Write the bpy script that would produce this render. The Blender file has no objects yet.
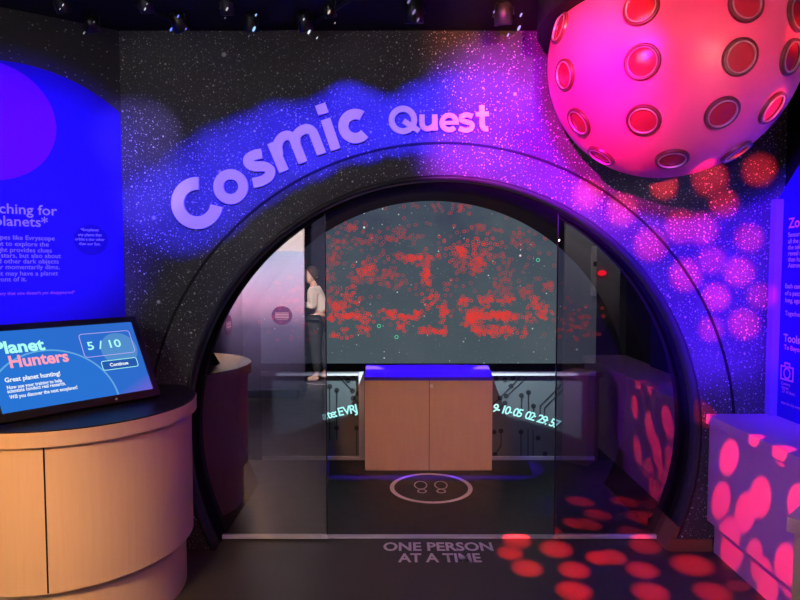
import bpy, bmesh, math, random
from mathutils import Vector, Matrix
random.seed(7)
C = bpy.context.scene.collection
S = bpy.context.scene
PI = math.pi
S.view_settings.view_transform = 'Standard'
S.view_settings.look = 'None'
S.view_settings.exposure = 0
S.view_settings.gamma = 1
S.view_settings.use_curve_mapping = False

# ---------------------------------------------------------------- camera
F, EYE, PITCH = 600.0, 1.6, math.radians(3)
cam = bpy.data.cameras.new('camera'); camo = bpy.data.objects.new('camera', cam); C.objects.link(camo)
cam.sensor_width = 36; cam.lens = F / 800 * 36; cam.clip_start = 0.05
camo.location = (0, 0, EYE); camo.rotation_euler = (PI / 2 - PITCH, 0, 0)
S.camera = camo
cs, sn = math.cos(PITCH), math.sin(PITCH)

def ray(px, py):
    u = (px - 400) / F; v = (300 - py) / F
    return Vector((u, cs + v * sn, -sn + v * cs))
EYEP = Vector((0, 0, EYE))
def onY(px, py, Y): d = ray(px, py); return EYEP + d * (Y / d.y)
def onZ(px, py, Z): d = ray(px, py); return EYEP + d * ((Z - EYE) / d.z)
def onX(px, py, X): d = ray(px, py); return EYEP + d * (X / d.x)
def onP(px, py, p0, n): d = ray(px, py); return EYEP + d * ((p0 - EYEP).dot(n) / d.dot(n))

YW = 3.33            # mural wall face
YG = 3.47            # sliding glass
YB = 4.38            # rear end of the round tunnel
YR = 4.95            # rear wall
ZC = 2.89            # ceiling
XR = 2.12            # right wall
CX, CZ, CR = 0.235, 0.650, 1.443
LP0 = Vector((-1.526, 3.33, 0)); LD = Vector((-.83, -.557, 0)).normalized(); LN = Vector((.557, -.83, 0)).normalized()

# ---------------------------------------------------------------- materials
def mat(name, col, rough=.6, metal=0, spec=.3, emit=None, es=1):
    m = bpy.data.materials.new(name); m.use_nodes = True
    b = m.node_tree.nodes['Principled BSDF']
    b.inputs['Base Color'].default_value = (*col, 1); b.inputs['Roughness'].default_value = rough
    b.inputs['Metallic'].default_value = metal; b.inputs['Specular IOR Level'].default_value = spec
    if emit:
        b.inputs['Emission Color'].default_value = (*emit, 1); b.inputs['Emission Strength'].default_value = es
    return m
class NT:
    def __init__(s, nt): s.t = nt
    def n(s, kind, **kw):
        nd = s.t.nodes.new(kind)
        for k, v in kw.items(): setattr(nd, k, v)
        return nd
    def l(s, a, b): s.t.links.new(a, b)
    def math(s, op, a, b=None, c=None, clamp=False):
        nd = s.n('ShaderNodeMath', operation=op, use_clamp=clamp)
        for i, v in enumerate((a, b, c)):
            if v is None: continue
            if isinstance(v, (int, float)): nd.inputs[i].default_value = v
            else: s.l(v, nd.inputs[i])
        return nd.outputs[0]
    def mr(s, v, a, b, c=0., d=1., smooth=False):
        nd = s.n('ShaderNodeMapRange', clamp=True, interpolation_type='SMOOTHSTEP' if smooth else 'LINEAR')
        s.l(v, nd.inputs[0])
        for i, x in enumerate((a, b, c, d)): nd.inputs[i + 1].default_value = x
        return nd.outputs[0]
    def mix(s, f, a, b, blend='MIX'):
        nd = s.n('ShaderNodeMix', data_type='RGBA', blend_type=blend)
        for i, v in ((0, f), (6, a), (7, b)):
            if isinstance(v, (int, float)): nd.inputs[i].default_value = v
            elif isinstance(v, tuple): nd.inputs[i].default_value = (*v, 1)
            else: s.l(v, nd.inputs[i])
        return nd.outputs[2]

def xz(t):
    tc = t.n('ShaderNodeTexCoord'); sp = t.n('ShaderNodeSeparateXYZ'); cb = t.n('ShaderNodeCombineXYZ')
    t.l(tc.outputs['Object'], sp.inputs[0]); t.l(sp.outputs[0], cb.inputs[0]); t.l(sp.outputs[2], cb.inputs[1])
    return cb.outputs[0], sp
def stars(t, vec, layers):
    tot = None
    for sc, rad, prob, amp in layers:
        v = t.n('ShaderNodeTexVoronoi', voronoi_dimensions='2D', feature='F1'); v.inputs['Scale'].default_value = sc
        t.l(vec, v.inputs['Vector'])
        sp = t.n('ShaderNodeSeparateColor'); t.l(v.outputs['Color'], sp.inputs[0])
        th = t.math('MULTIPLY', t.mr(sp.outputs[1], 0, 1, .45, 1.0), rad * sc)
        q = t.math('DIVIDE', v.outputs['Distance'], th)
        disc = t.mr(q, 1.0, .3, 0, 1, True)
        keep = t.mr(sp.outputs[0], 1 - prob - .02, 1 - prob + .02)
        br = t.math('MULTIPLY', t.mr(sp.outputs[2], 0, 1, .25, 1.0), amp)
        o = t.math('MULTIPLY', t.math('MULTIPLY', disc, keep), br)
        tot = o if tot is None else t.math('MAXIMUM', tot, o)
    return tot
def noise(t, vec, sc, det=4, rough=.55):
    n = t.n('ShaderNodeTexNoise'); n.inputs['Scale'].default_value = sc; n.inputs['Detail'].default_value = det
    n.inputs['Roughness'].default_value = rough; t.l(vec, n.inputs['Vector']); return n.outputs[0]
LAY = [(32, .0048, .60, .85), (15, .0066, .7, 1.0), (60, .0036, .55, .6), (2.5, .0190, .5, 1.0), (8, .0090, .4, 1.0), (23, .0052, .6, 1.0)]
def star_mat(name, base, lay=LAY, rough=.45):
    m = mat(name, (0, 0, 0), rough); t = NT(m.node_tree); b = m.node_tree.nodes['Principled BSDF']
    v, sp = xz(t)
    st = stars(t, v, lay)
    dens = t.mr(noise(t, v, 2.3, 5), .32, .58, .4, 1)
    n1 = t.mr(noise(t, v, 1.3, 6, .6), .35, .7)
    c = t.mix(n1, tuple(x * .65 for x in base), tuple(x * 1.3 for x in base))
    n2 = t.mr(noise(t, v, 3.1, 8, .7), .6, .8)
    c = t.mix(t.math('MULTIPLY', n2, .5), c, (.10, .12, .17))
    fin = t.mix(t.math('MULTIPLY', st, dens, clamp=True), c, (.85, .86, .88))
    t.l(fin, b.inputs['Base Color'])
    b.inputs['Specular IOR Level'].default_value = .08
    return m
M = {}
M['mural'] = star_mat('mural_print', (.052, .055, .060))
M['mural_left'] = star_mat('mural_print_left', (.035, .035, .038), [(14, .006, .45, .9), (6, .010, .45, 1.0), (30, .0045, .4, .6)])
M['tunnel'] = star_mat('tunnel_black', (.004, .004, .005), [(5, .004, .35, .5)], .6)
M['reveal'] = mat('reveal_grey', (.024, .024, .028), .5)
M['black'] = mat('black_paint', (.012, .012, .013), .6)
M['black'].node_tree.nodes['Principled BSDF'].inputs['Specular IOR Level'].default_value = .06
M['ceiling'] = mat('ceiling_black', (.003, .003, .003), .9)
M['black_gloss'] = mat('black_gloss', (.012, .012, .014), .22, spec=.5)
M['dark_metal'] = mat('dark_metal', (.03, .03, .035), .35, metal=.6)
M['white'] = mat('white_letter', (.72, .68, .74), .5)
M['text_white'] = mat('printed_white', (.50, .58, .80), .6)
M['text_pink'] = mat('printed_pink', (.75, .25, .35), .6)
M['panel_blue'] = mat('panel_blue_print', (.020, .010, .26), .55)
M['panel_dark'] = mat('panel_navy_print', (.014, .008, .15), .55)
M['panel_violet'] = mat('panel_violet_print', (.17, .006, .38), .55)
M['floor_white'] = mat('floor_vinyl_white', (.72, .62, .66), .6)
M['trim'] = mat('trim_pale', (.62, .60, .62), .5)
M['brown'] = mat('kick_brown', (.16, .07, .035), .5)
M['cream'] = mat('wall_cream', (.75, .71, .66), .7)
M['navy'] = mat('navy_paint', (.03, .03, .07), .7)
M['orange'] = mat('orange_panel', (.6, .2, .05), .7)
M['grey_wall'] = mat('grey_wall', (.30, .30, .29), .8)
M['skin'] = mat('skin', (.55, .33, .24), .6)
M['shirt'] = mat('shirt_pale', (.70, .60, .50), .9)
M['apron'] = mat('bag_cloth', (.30, .26, .25), .9)
M['trousers'] = mat('trousers_dark', (.03, .035, .04), .9)
M['hair'] = mat('hair_dark', (.03, .02, .02), .7)
M['shoe'] = mat('shoe_tan', (.60, .42, .32), .7)

def wood(name, c1, c2, axis='Z'):
    m = mat(name, c1, .45); t = NT(m.node_tree); b = m.node_tree.nodes['Principled BSDF']
    tc = t.n('ShaderNodeTexCoord'); mp = t.n('ShaderNodeMapping'); t.l(tc.outputs['Object'], mp.inputs[0])
    mp.inputs['Scale'].default_value = (18, 18, 1.2)
    f = t.mr(noise(t, mp.outputs[0], 3, 5, .6), .3, .7)
    t.l(t.mix(f, c1, c2), b.inputs['Base Color']); return m
for k_ in ('panel_blue', 'panel_dark', 'panel_violet', 'text_white', 'text_pink', 'white'): M[k_].node_tree.nodes['Principled BSDF'].inputs['Specular IOR Level'].default_value = .03
M['wood'] = wood('light_wood', (.66, .46, .29), (.62, .43, .27))
M['wood_cab'] = wood('cabinet_wood', (.60, .40, .28), (.56, .37, .26))
M['laminate'] = mat('pale_laminate', (.46, .30, .42), .5)

# planet plastic
M['planet'] = mat('planet_plastic', (.75, .085, .20), .35, spec=.4)
M['ring'] = mat('port_ring_dark', (.10, .012, .018), .35, spec=.5)
M['ring_in'] = mat('port_ring_edge', (.55, .30, .30), .3, metal=.3)
M['lens'] = mat('port_lens_red', (.30, .012, .03), .25, spec=.5)

# floor
m = mat('floor_dark_vinyl', (.05, .045, .04), .45); t = NT(m.node_tree); b = m.node_tree.nodes['Principled BSDF']
tc = t.n('ShaderNodeTexCoord')
f = t.mr(noise(t, tc.outputs['Object'], 9, 8, .7), .35, .7)
g = t.mr(noise(t, tc.outputs['Object'], 90, 3, .6), .3, .7)
c = t.mix(f, (.040, .035, .032), (.064, .056, .050)); c = t.mix(t.math('MULTIPLY', g, .5), c, (.045, .04, .04))
t.l(c, b.inputs['Base Color']); b.inputs['Specular IOR Level'].default_value = .25
t.l(t.mr(f, 0, 1, .38, .55), b.inputs['Roughness'])
M['floor'] = m

# glass
def glass_mat(name, tr, gl):
    m = bpy.data.materials.new(name); m.use_nodes = True; m.node_tree.nodes.clear(); t = NT(m.node_tree)
    o = t.n('ShaderNodeOutputMaterial'); a = t.n('ShaderNodeAddShader')
    T = t.n('ShaderNodeBsdfTransparent'); T.inputs[0].default_value = (*tr, 1)
    G = t.n('ShaderNodeBsdfGlossy'); G.inputs['Roughness'].default_value = 0.0; G.inputs['Color'].default_value = (*gl, 1)
    t.l(T.outputs[0], a.inputs[0]); t.l(G.outputs[0], a.inputs[1]); t.l(a.outputs[0], o.inputs[0]); return m
M['glass'] = glass_mat('tinted_mirror_glass', (.24, .21, .27), (.36, .34, .36))
M['glass_r'] = glass_mat('tinted_glass', (.42, .34, .46), (.26, .24, .26))

# glowing content; projected sky and date text painted as emission
def emis(name, col, s=1):
    m = bpy.data.materials.new(name); m.use_nodes = True; m.node_tree.nodes.clear(); t = NT(m.node_tree)
    o = t.n('ShaderNodeOutputMaterial'); e = t.n('ShaderNodeEmission'); e.inputs[0].default_value = (*col, 1); e.inputs[1].default_value = s
    t.l(e.outputs[0], o.inputs[0]); return m
def sky_screen():
    m = emis('sky_picture', (0, 0, 0)); t = NT(m.node_tree); e = [n for n in m.node_tree.nodes if n.type == 'EMISSION'][0]
    v, sp = xz(t)
    n1 = t.mr(noise(t, v, 1.6, 6, .6), .3, .7)
    hz = t.mr(sp.outputs[2], 1.2, 2.0)
    c = t.mix(hz, (.066, .092, .110), (.040, .048, .095))
    c = t.mix(n1, c, (.085, .112, .135))
    c = t.mix(t.math('MULTIPLY', noise(t, v, 160, 2), .35), c, (.03, .04, .05))
    st = stars(t, v, [(30, .004, .25, .35), (9, .009, .35, .8), (4, .014, .25, 1)])
    c = t.mix(st, c, (.75, .85, .85)); t.l(c, e.inputs[0]); return m
M['sky'] = sky_screen()
M['mark_red'] = emis('marker_red', (.75, .045, .035), 1)
M['mark_dim'] = emis('marker_dim_red', (.38, .06, .07), 1)
M['mark_green'] = emis('marker_green', (.08, .6, .35), 1)
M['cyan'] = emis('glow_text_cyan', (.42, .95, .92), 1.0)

# ---------------------------------------------------------------- mesh helpers
def link(name, bm, m, parent=None, smooth=False):
    me = bpy.data.meshes.new(name)
    bmesh.ops.recalc_face_normals(bm, faces=bm.faces[:])
    bm.to_mesh(me); bm.free()
    if m: me.materials.append(m)
    if smooth:
        for p in me.polygons: p.use_smooth = True
    o = bpy.data.objects.new(name, me); C.objects.link(o)
    if parent:
        o.parent = parent; o.matrix_parent_inverse = Matrix.Translation(-parent.location) if parent.type == 'EMPTY' and not parent.parent else Matrix()
    return o
def thing(name, label, cat, loc=(0, 0, 0), group=None):
    o = bpy.data.objects.new(name, None); C.objects.link(o); o.location = loc; o.empty_display_size = .1
    tag(o, label, cat, group); return o
def tag(o, label, cat, group=None):
    o['label'] = label; o['category'] = cat
    if group: o['group'] = group
    return o
def struct(name, bm, m, smooth=False):
    o = link(name, bm, m, None, smooth); o['kind'] = 'structure'; return o
# children of an Empty keep world coordinates (parent inverse = -location); sub-parts under a mesh share its frame
def box(bm, x0, x1, y0, y1, z0, z1, bev=0, mtx=None):
    r = bmesh.ops.create_cube(bm, size=1)
    vs = r['verts']
    bmesh.ops.transform(bm, matrix=Matrix.Translation(((x0 + x1) / 2, (y0 + y1) / 2, (z0 + z1) / 2)) @ Matrix.Diagonal((abs(x1 - x0), abs(y1 - y0), abs(z1 - z0), 1)), verts=vs)
    if bev:
        es = list({e for v in vs for e in v.link_edges})
        r2 = bmesh.ops.bevel(bm, geom=es, offset=bev, segments=2, affect='EDGES', profile=.6)
        vs = list({v for f in r2['faces'] for v in f.verts} | {v for v in vs if v.is_valid})
    if mtx is not None: bmesh.ops.transform(bm, matrix=mtx, verts=vs)
    return bm
def BX(*a, bev=0, mtx=None): return box(bmesh.new(), *a, bev=bev, mtx=mtx)
def prism(bm, pts, off):
    """polygon (list of Vector) extruded by vector off"""
    a = [bm.verts.new(p) for p in pts]; b_ = [bm.verts.new(p + off) for p in pts]
    n = len(pts)
    if n > 20:
        from mathutils.geometry import tessellate_polygon
        for i, j, k in tessellate_polygon([pts]):
            try: bm.faces.new((a[i], a[j], a[k])); bm.faces.new((b_[k], b_[j], b_[i]))
            except ValueError: pass
    else: bm.faces.new(a); bm.faces.new(b_[::-1])
    for i in range(n): bm.faces.new((a[i], b_[i], b_[(i + 1) % n], a[(i + 1) % n]))
    return bm
def tube(bm, pts, r, seg=10, cap=True):
    rings = []
    for i, p in enumerate(pts):
        d = (pts[min(i + 1, len(pts) - 1)] - pts[max(i - 1, 0)]).normalized()
        a = d.orthogonal().normalized() if i == 0 else (a - d * a.dot(d)).normalized()
        c = d.cross(a); rr = r[i] if isinstance(r, (list, tuple)) else r
        rings.append([bm.verts.new(p + (a * math.cos(2 * PI * k / seg) + c * math.sin(2 * PI * k / seg)) * rr) for k in range(seg)])
    for A, B in zip(rings, rings[1:]):
        for k in range(seg): bm.faces.new((A[k], A[(k + 1) % seg], B[(k + 1) % seg], B[k]))
    if cap: bm.faces.new(rings[0][::-1]); bm.faces.new(rings[-1])
    return bm
def stroke(bm, pts, w, nrm, th, closed=False):
    """flat band along pts (3D, in a plane with normal nrm), width w, extruded th along nrm"""
    n = len(pts); L = []; R = []
    for i in range(n):
        if closed: d0 = (pts[i] - pts[i - 1]).normalized(); d1 = (pts[(i + 1) % n] - pts[i]).normalized()
        else:
            d0 = (pts[i] - pts[max(i - 1, 0)]) if i else (pts[1] - pts[0]); d1 = (pts[min(i + 1, n - 1)] - pts[i]) if i < n - 1 else d0
            d0 = d0.normalized(); d1 = d1.normalized()
        s0 = d0.cross(nrm).normalized(); s1 = d1.cross(nrm).normalized(); s = (s0 + s1).normalized()
        k = w / 2 / max(.5, s.dot(s1))
        L.append(pts[i] + s * k); R.append(pts[i] - s * k)
    vs = [[bm.verts.new(p) for p in Q] for Q in (L, R, [p + nrm * th for p in L], [p + nrm * th for p in R])]
    l, r, lt, rt = vs
    m_ = n if closed else n - 1
    for i in range(m_):
        j = (i + 1) % n
        bm.faces.new((l[i], l[j], r[j], r[i])); bm.faces.new((lt[i], rt[i], rt[j], lt[j]))
        bm.faces.new((l[i], lt[i], lt[j], l[j])); bm.faces.new((r[i], r[j], rt[j], rt[i]))
    if not closed:
        bm.faces.new((l[0], r[0], rt[0], lt[0])); bm.faces.new((l[-1], lt[-1], rt[-1], r[-1]))
    return bm
def disc(bm, c, ax, ay, r, th, seg=24, ry=None):
    n = ax.cross(ay); ry = ry or r
    return prism(bm, [c + ax * r * math.cos(2 * PI * k / seg) + ay * ry * math.sin(2 * PI * k / seg) for k in range(seg)], n * th)

DG = None
def text_mesh(bm, s, size, bold=0.0, shear=0, spacing=1.0, align='LEFT', width=None):
    """adds flat text (local xy) to bm and returns new verts"""
    cu = bpy.data.curves.new('t', 'FONT'); cu.body = s; cu.size = size; cu.offset = bold * size; cu.shear = shear
    cu.space_character = spacing; cu.align_x = align; cu.resolution_u = 3
    o = bpy.data.objects.new('t', cu); C.objects.link(o)
    bpy.context.view_layer.update()
    me = bpy.data.meshes.new_from_object(o.evaluated_get(bpy.context.evaluated_depsgraph_get()))
    n0 = len(bm.verts); bm.from_mesh(me); bm.verts.ensure_lookup_table()
    vs = bm.verts[n0:]
    if width and vs:
        xs = [v.co.x for v in vs]; k = width / (max(xs) - min(xs)); x0 = max(xs) if align == 'RIGHT' else (min(xs) if align == 'LEFT' else 0)
        for v in vs: v.co.x = x0 + (v.co.x - x0) * k
    bpy.data.objects.remove(o); bpy.data.curves.remove(cu); bpy.data.meshes.remove(me)
    return vs
def put_text(bm, s, size, org, ax, ay, **kw):
    vs = text_mesh(bm, s, size, **kw); n = ax.cross(ay)
    mt = Matrix((( ax.x, ay.x, n.x, org.x), (ax.y, ay.y, n.y, org.y), (ax.z, ay.z, n.z, org.z), (0, 0, 0, 1)))
    for v in vs: v.co = mt @ v.co
    return vs
X_, Y_, Z_ = Vector((1, 0, 0)), Vector((0, 1, 0)), Vector((0, 0, 1))
V = Vector

# ================================================================ SETTING
struct('floor', BX(-4, 3.2, -4.2, 5.2, -.05, 0), M['floor'])
struct('ceiling', BX(-4, 3.2, -4.2, 5.2, ZC, ZC + .05), M['ceiling'])
# mural wall with the round doorway
a0 = math.asin(CZ / CR)
arc = [V((CX + CR * math.cos(a), YW, CZ + CR * math.sin(a))) for a in [(-a0 + (PI + 2 * a0) * i / 140) for i in range(141)]]
arc[0].z = 0; arc[-1].z = 0
poly = [V((XR, YW, 0)), V((XR, YW, ZC)), V((-1.526, YW, ZC)), V((-1.526, YW, 0))] + arc[::-1]
struct('wall_mural', prism(bmesh.new(), poly, V((0, .06, 0))), M['mural'])
bm = bmesh.new()     # pale reveal just inside the doorway
def arcband(bm, y0, y1, r=CR, th=.004, n=120):
    prev = None
    for i in range(n + 1):
        a = -a0 + (PI + 2 * a0) * i / n
        vs = [bm.verts.new((CX + rr * math.cos(a), y, max(.0, CZ + rr * math.sin(a)))) for y, rr in ((y0, r - th), (y1, r - th), (y1, r + .02), (y0, r + .02))]
        if prev:
            for k in range(4): bm.faces.new((prev[k], prev[(k + 1) % 4], vs[(k + 1) % 4], vs[k]))
        else: bm.faces.new(vs)
        prev = vs
    bm.faces.new(prev[::-1]); return bm
struct('trim_1', arcband(bm, YW - .002, YG - .045), M['reveal'], True)
struct('wall_tunnel', arcband(bmesh.new(), YG - .045, YB), M['tunnel'], True)
# partition the tunnel ends in: black board with round hole
arc2 = [V((p.x, YB - .01, p.z)) for p in arc]
poly = [V((2.35, YB - .01, 0)), V((2.35, YB - .01, ZC)), V((-1.9, YB - .01, ZC)), V((-1.9, YB - .01, 0))] + arc2[::-1]
struct('wall_inner', prism(bmesh.new(), poly, V((0, .03, 0))), M['black'])
struct('wall_rear', BX(-1.9, 2.35, YR, YR + .05, 0, ZC), M['black'])
struct('wall_right', BX(XR, XR + .05, 1.33, YW + .05, 0, ZC), M['black'])
# angled wall on the left
L1 = LP0 + LD * 2.4
bm = bmesh.new(); prism(bm, [LP0, L1, L1 + Z_ * ZC, LP0 + Z_ * ZC], -LN * .05)
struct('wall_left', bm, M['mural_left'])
struct('wall_back', BX(-4, 3.2, -4.2, -4.15, 0, ZC), M['navy'])
# groove concentric with the doorway
bm = bmesh.new()
gp = [V((.232 + 1.647 * math.cos(a), YW - .001, .64 + 1.647 * math.sin(a))) for a in [math.radians(-22 + 224 * i / 130) for i in range(131)]]
gp = [p for p in gp if p.x > -1.51 and p.z > .02]
stroke(bm, gp, .014, V((0, -1, 0)), .004)
struct('trim_2', bm, M['black'])
# brown kick block at the foot of the doorway, right side
bm = bmesh.new()
for sx in (1,):
    pts = []
    for i in range(7):
        z = .14 * i / 6; a = math.asin((z - CZ) / CR); pts.append(V((CX + CR * math.cos(a) - .012, YW - .006, z)))
    pts += [V((pts[-1].x + .014, YW - .006, .14)), V((pts[0].x + .03, YW - .006, 0))]
    prism(bm, pts, V((0, .2, 0)))
struct('baseboard_doorway', bm, M['brown'])
x0 = onZ(680, 551, 0).x
struct('baseboard_right', BX(x0 - .06, 1.765, YW - .014, YW - .002, 0, .07), M['brown'])

# floor tracks under the doors
struct('trim_3', BX(-1.05, 1.51, YG + .012, YG + .055, 0, .006), M['trim'])

# ================================================================ GLASS DOORS
def glass_door(x0, x1, lab, side):
    t_ = thing('sliding_door', lab, 'door', ((x0 + x1) / 2, YG, 0))
    pts = []
    n = 40
    def topz(x):
        d = CR - .01; dx = x - CX
        return CZ + math.sqrt(max(d * d - dx * dx, 0))
    # clip panel outline to the tunnel profile
    xs = [x0 + (x1 - x0) * i / n for i in range(n + 1)]
    up = [V((x, YG, topz(x))) for x in xs]
    lo = []
    for x in xs:
        dx = abs(x - CX); z = .03
        if dx > math.sqrt(CR ** 2 - CZ ** 2) - .02:
            z = max(.03, CZ - math.sqrt(max((CR - .01) ** 2 - dx * dx, 0)))
        lo.append(V((x, YG, z)))
    bm = bmesh.new()
    A = [bm.verts.new(p) for p in up]; B = [bm.verts.new(p) for p in lo]
    for i in range(n): bm.faces.new((A[i], A[i + 1], B[i + 1], B[i]))
    g = link('glass_pane', bm, M['glass'] if side < 0 else M['glass_r'], t_)
    xe = x1 if side < 0 else x0
    link('edge_strip', BX(xe - .003, xe + .003, YG - .004, YG + .004, .03, topz(xe)), M['dark_metal'], t_)
    xa, xb = (max(x0, -1.05), x1) if side < 0 else (x0, min(x1, 1.515))
    link('bottom_rail', BX(xa, xb, YG - .008, YG + .016, .0065, .030, bev=.002), M['trim'], t_)
    return t_
xl = onY(326.5, 400, YG).x; xr_ = onY(556, 380, YG).x
glass_door(-1.195, xl, 'tinted glass sliding door left of the open gap, with a pale reflection in it', -1)
glass_door(xr_, 1.665, 'tinted glass sliding door right of the open gap, reflecting red spots', 1)

# ================================================================ TITLE LETTERS (wall-mounted, built from strokes)
def wp(px, py): return onY(px, py, YW - .012)
PX = YW / F * 1.0
def arcpts(cx, cy, r, a0_, a1_, n=28, ry=None):
    ry = ry or r
    return [(cx + r * math.cos(math.radians(a0_ + (a1_ - a0_) * i / n)), cy - ry * math.sin(math.radians(a0_ + (a1_ - a0_) * i / n))) for i in range(n + 1)]
def smoothpts(P, n=6):
    out = []
    for i in range(len(P) - 1):
        p0 = P[max(i - 1, 0)]; p1 = P[i]; p2 = P[i + 1]; p3 = P[min(i + 2, len(P) - 1)]
        for k in range(n):
            t = k / n
            out.append(tuple(.5 * ((2 * p1[j]) + (-p0[j] + p2[j]) * t + (2 * p0[j] - 5 * p1[j] + 4 * p2[j] - p3[j]) * t * t + (-p0[j] + 3 * p1[j] - 3 * p2[j] + p3[j]) * t ** 3) for j in (0, 1)))
    out.append(P[-1]); return out
def c4(P): return [(160 + x / 4, 90 + y / 4) for x, y in P]
def c5(P): return [(290 + x / 3.81, 80 + y / 3.81) for x, y in P]
def letter(word, desc, strokes, extra=None):
    allp = [p for s in strokes for p in s[0]]
    cx = sum(p[0] for p in allp) / len(allp); cy = max(p[1] for p in allp)
    bm = bmesh.new()
    for s in strokes:
        pts, w = s[0], s[1]; closed = len(s) > 2 and s[2]
        stroke(bm, [wp(*p) for p in pts], w * PX, V((0, -1, 0)), .016 + .0002 * len(bm.verts) / 100, closed)
    o = link('sign_letter', bm, M['white'])
    tag(o, desc, 'letter', 'raised letters of the word ' + word)
    return o
def ring(cx, cy, r, n=36, ry=None): return arcpts(cx, cy, r, 0, 360 - 360 / n, n - 1, ry)
letter('Cosmic', 'large white capital C, the lowest and leftmost letter of Cosmic on starry wall', [(arcpts(198, 203.3, 19.6, 86, 352), 12.4)])
letter('Cosmic', 'large white letter o, closed ring right after the capital C of Cosmic', [(ring(231.5, 187, 12.4), 9.8, True)])
letter('Cosmic', 'large tilted white letter s between the o and m of Cosmic', [(smoothpts(c4([(410, 256), (380, 262), (357, 277), (358, 296), (382, 307), (420, 308), (442, 322), (438, 346), (412, 364), (374, 373)])), 9.6)])
letter('Cosmic', 'large tilted white letter m in the middle of Cosmic', [
    (c4([(450, 212), (498, 327)]), 9.8),
    (smoothpts(c4([(478, 262), (472, 225), (486, 196), (512, 184), (534, 196), (546, 222), (574, 293)])), 9.2),
    (smoothpts(c4([(548, 235), (545, 195), (560, 170), (588, 158), (610, 168), (622, 192), (648, 259)])), 9.2)])
li = letter('Cosmic', 'large tilted white letter i with square dot in Cosmic', [(c4([(663, 119), (704, 240)]), 9.8)])
bm = bmesh.new(); stroke(bm, [wp(*p) for p in c5([(116, 95), (129, 132)])], 10.4 * PX, V((0, -1, 0)), .016)
link('letter_dot', bm, M['white'], li)
letter('Cosmic', 'large white letter c, the last and highest letter of Cosmic', [(arcpts(355.6, 126.7, 12.0, 58, 321), 10.0)])
letter('Quest', 'smaller white capital Q with diagonal tail starting the word Quest', [(ring(402.9, 120.6, 11.2), 5.8, True), (c5([(432, 158), (492, 197)]), 5.4)])
letter('Quest', 'smaller white letter u after the Q of Quest', [(smoothpts(c5([(503, 134), (503, 168), (510, 184), (526, 188), (541, 181), (550, 168), (551, 134)])), 5.2), (c5([(551, 134), (553, 195)]), 5.2)])
letter('Quest', 'smaller white letter e between u and s of Quest', [(arcpts(449.0, 123.2, 7.2, 0, 318), 4.8), (([(442.5, 123.6), (458.6, 123.4)]), 3.6)])
letter('Quest', 'smaller white letter s before the final t of Quest', [(smoothpts(c5([(694, 142), (672, 135), (655, 141), (652, 153), (666, 161), (686, 166), (694, 177), (686, 189), (666, 194), (643, 186)])), 4.6)])
letter('Quest', 'smaller pinkish white letter t ending the word Quest', [(smoothpts(c5([(730, 99), (731, 150), (732, 176), (740, 188), (753, 188)])), 5.0), (c5([(707, 134), (756, 131)]), 4.4)])

# ================================================================ RED PLANET
SC = onY(668.5, 58, 2.85); SRr = .548; ZT = 2.735
pl = thing('planet_globe', 'big pink glowing planet globe with round red portholes hanging from the ceiling', 'globe', SC)
bm = bmesh.new(); bmesh.ops.create_uvsphere(bm, u_segments=96, v_segments=64, radius=SRr)
bmesh.ops.translate(bm, vec=SC, verts=bm.verts)
bmesh.ops.bisect_plane(bm, geom=bm.verts[:] + bm.edges[:] + bm.faces[:], plane_co=(0, 0, ZT), plane_no=(0, 0, 1), clear_outer=True)
link('globe_shell', bm, M['planet'], pl, True)
bm = bmesh.new(); bmesh.ops.create_cone(bm, cap_ends=True, segments=64, radius1=.60, radius2=.60, depth=ZC - ZT)
bmesh.ops.translate(bm, vec=(SC.x, SC.y, (ZC + ZT) / 2), verts=bm.verts)
link('ceiling_mount', bm, M['black'], pl)
ports = [(560, 28), (565, 75), (579, 122), (601, 156), (641, 8), (642.5, 62), (643.5, 120), (672, 159), (746, 4), (740, 57), (722, 113), (736, 152), (791, 57), (772, 108), (797, 14)]
def lathe(bm, prof, c, n, seg=36):
    ax = n.orthogonal().normalized(); ay = n.cross(ax); R = []
    for r, h in prof: R.append([bm.verts.new(c + n * h + (ax * math.cos(2 * PI * k / seg) + ay * math.sin(2 * PI * k / seg)) * r) for k in range(seg)])
    for A, B in zip(R, R[1:]):
        for k in range(seg): bm.faces.new((A[k], A[(k + 1) % seg], B[(k + 1) % seg], B[k]))
    return R
for px, py in ports:
    d = ray(px, py).normalized(); oc = EYEP - SC; b_ = oc.dot(d); disc_ = b_ * b_ - (oc.dot(oc) - SRr ** 2)
    if disc_ < 0:   # grazing rim: nearest point on silhouette
        q = EYEP + d * (-b_); p = SC + (q - SC).normalized() * SRr
    else: p = EYEP + d * (-b_ - math.sqrt(disc_))
    n = (p - SC).normalized()
    bm = bmesh.new(); lathe(bm, [(.070, -.012), (.070, .006), (.067, .010), (.060, .010), (.057, .006), (.057, -.008)], p, n)
    po = link('porthole', bm, M['ring'], pl, True)
    bm = bmesh.new(); lathe(bm, [(.0575, .004), (.0575, .011), (.0535, .011), (.0535, .003)], p, n); link('inner_ring', bm, M['ring_in'], po, True)
    bm = bmesh.new(); R = lathe(bm, [(.055, -.002), (.045, .002), (.02, .005), (.004, .006)], p, n); bm.faces.new(R[-1]); link('lens', bm, M['lens'], po, True)

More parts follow.
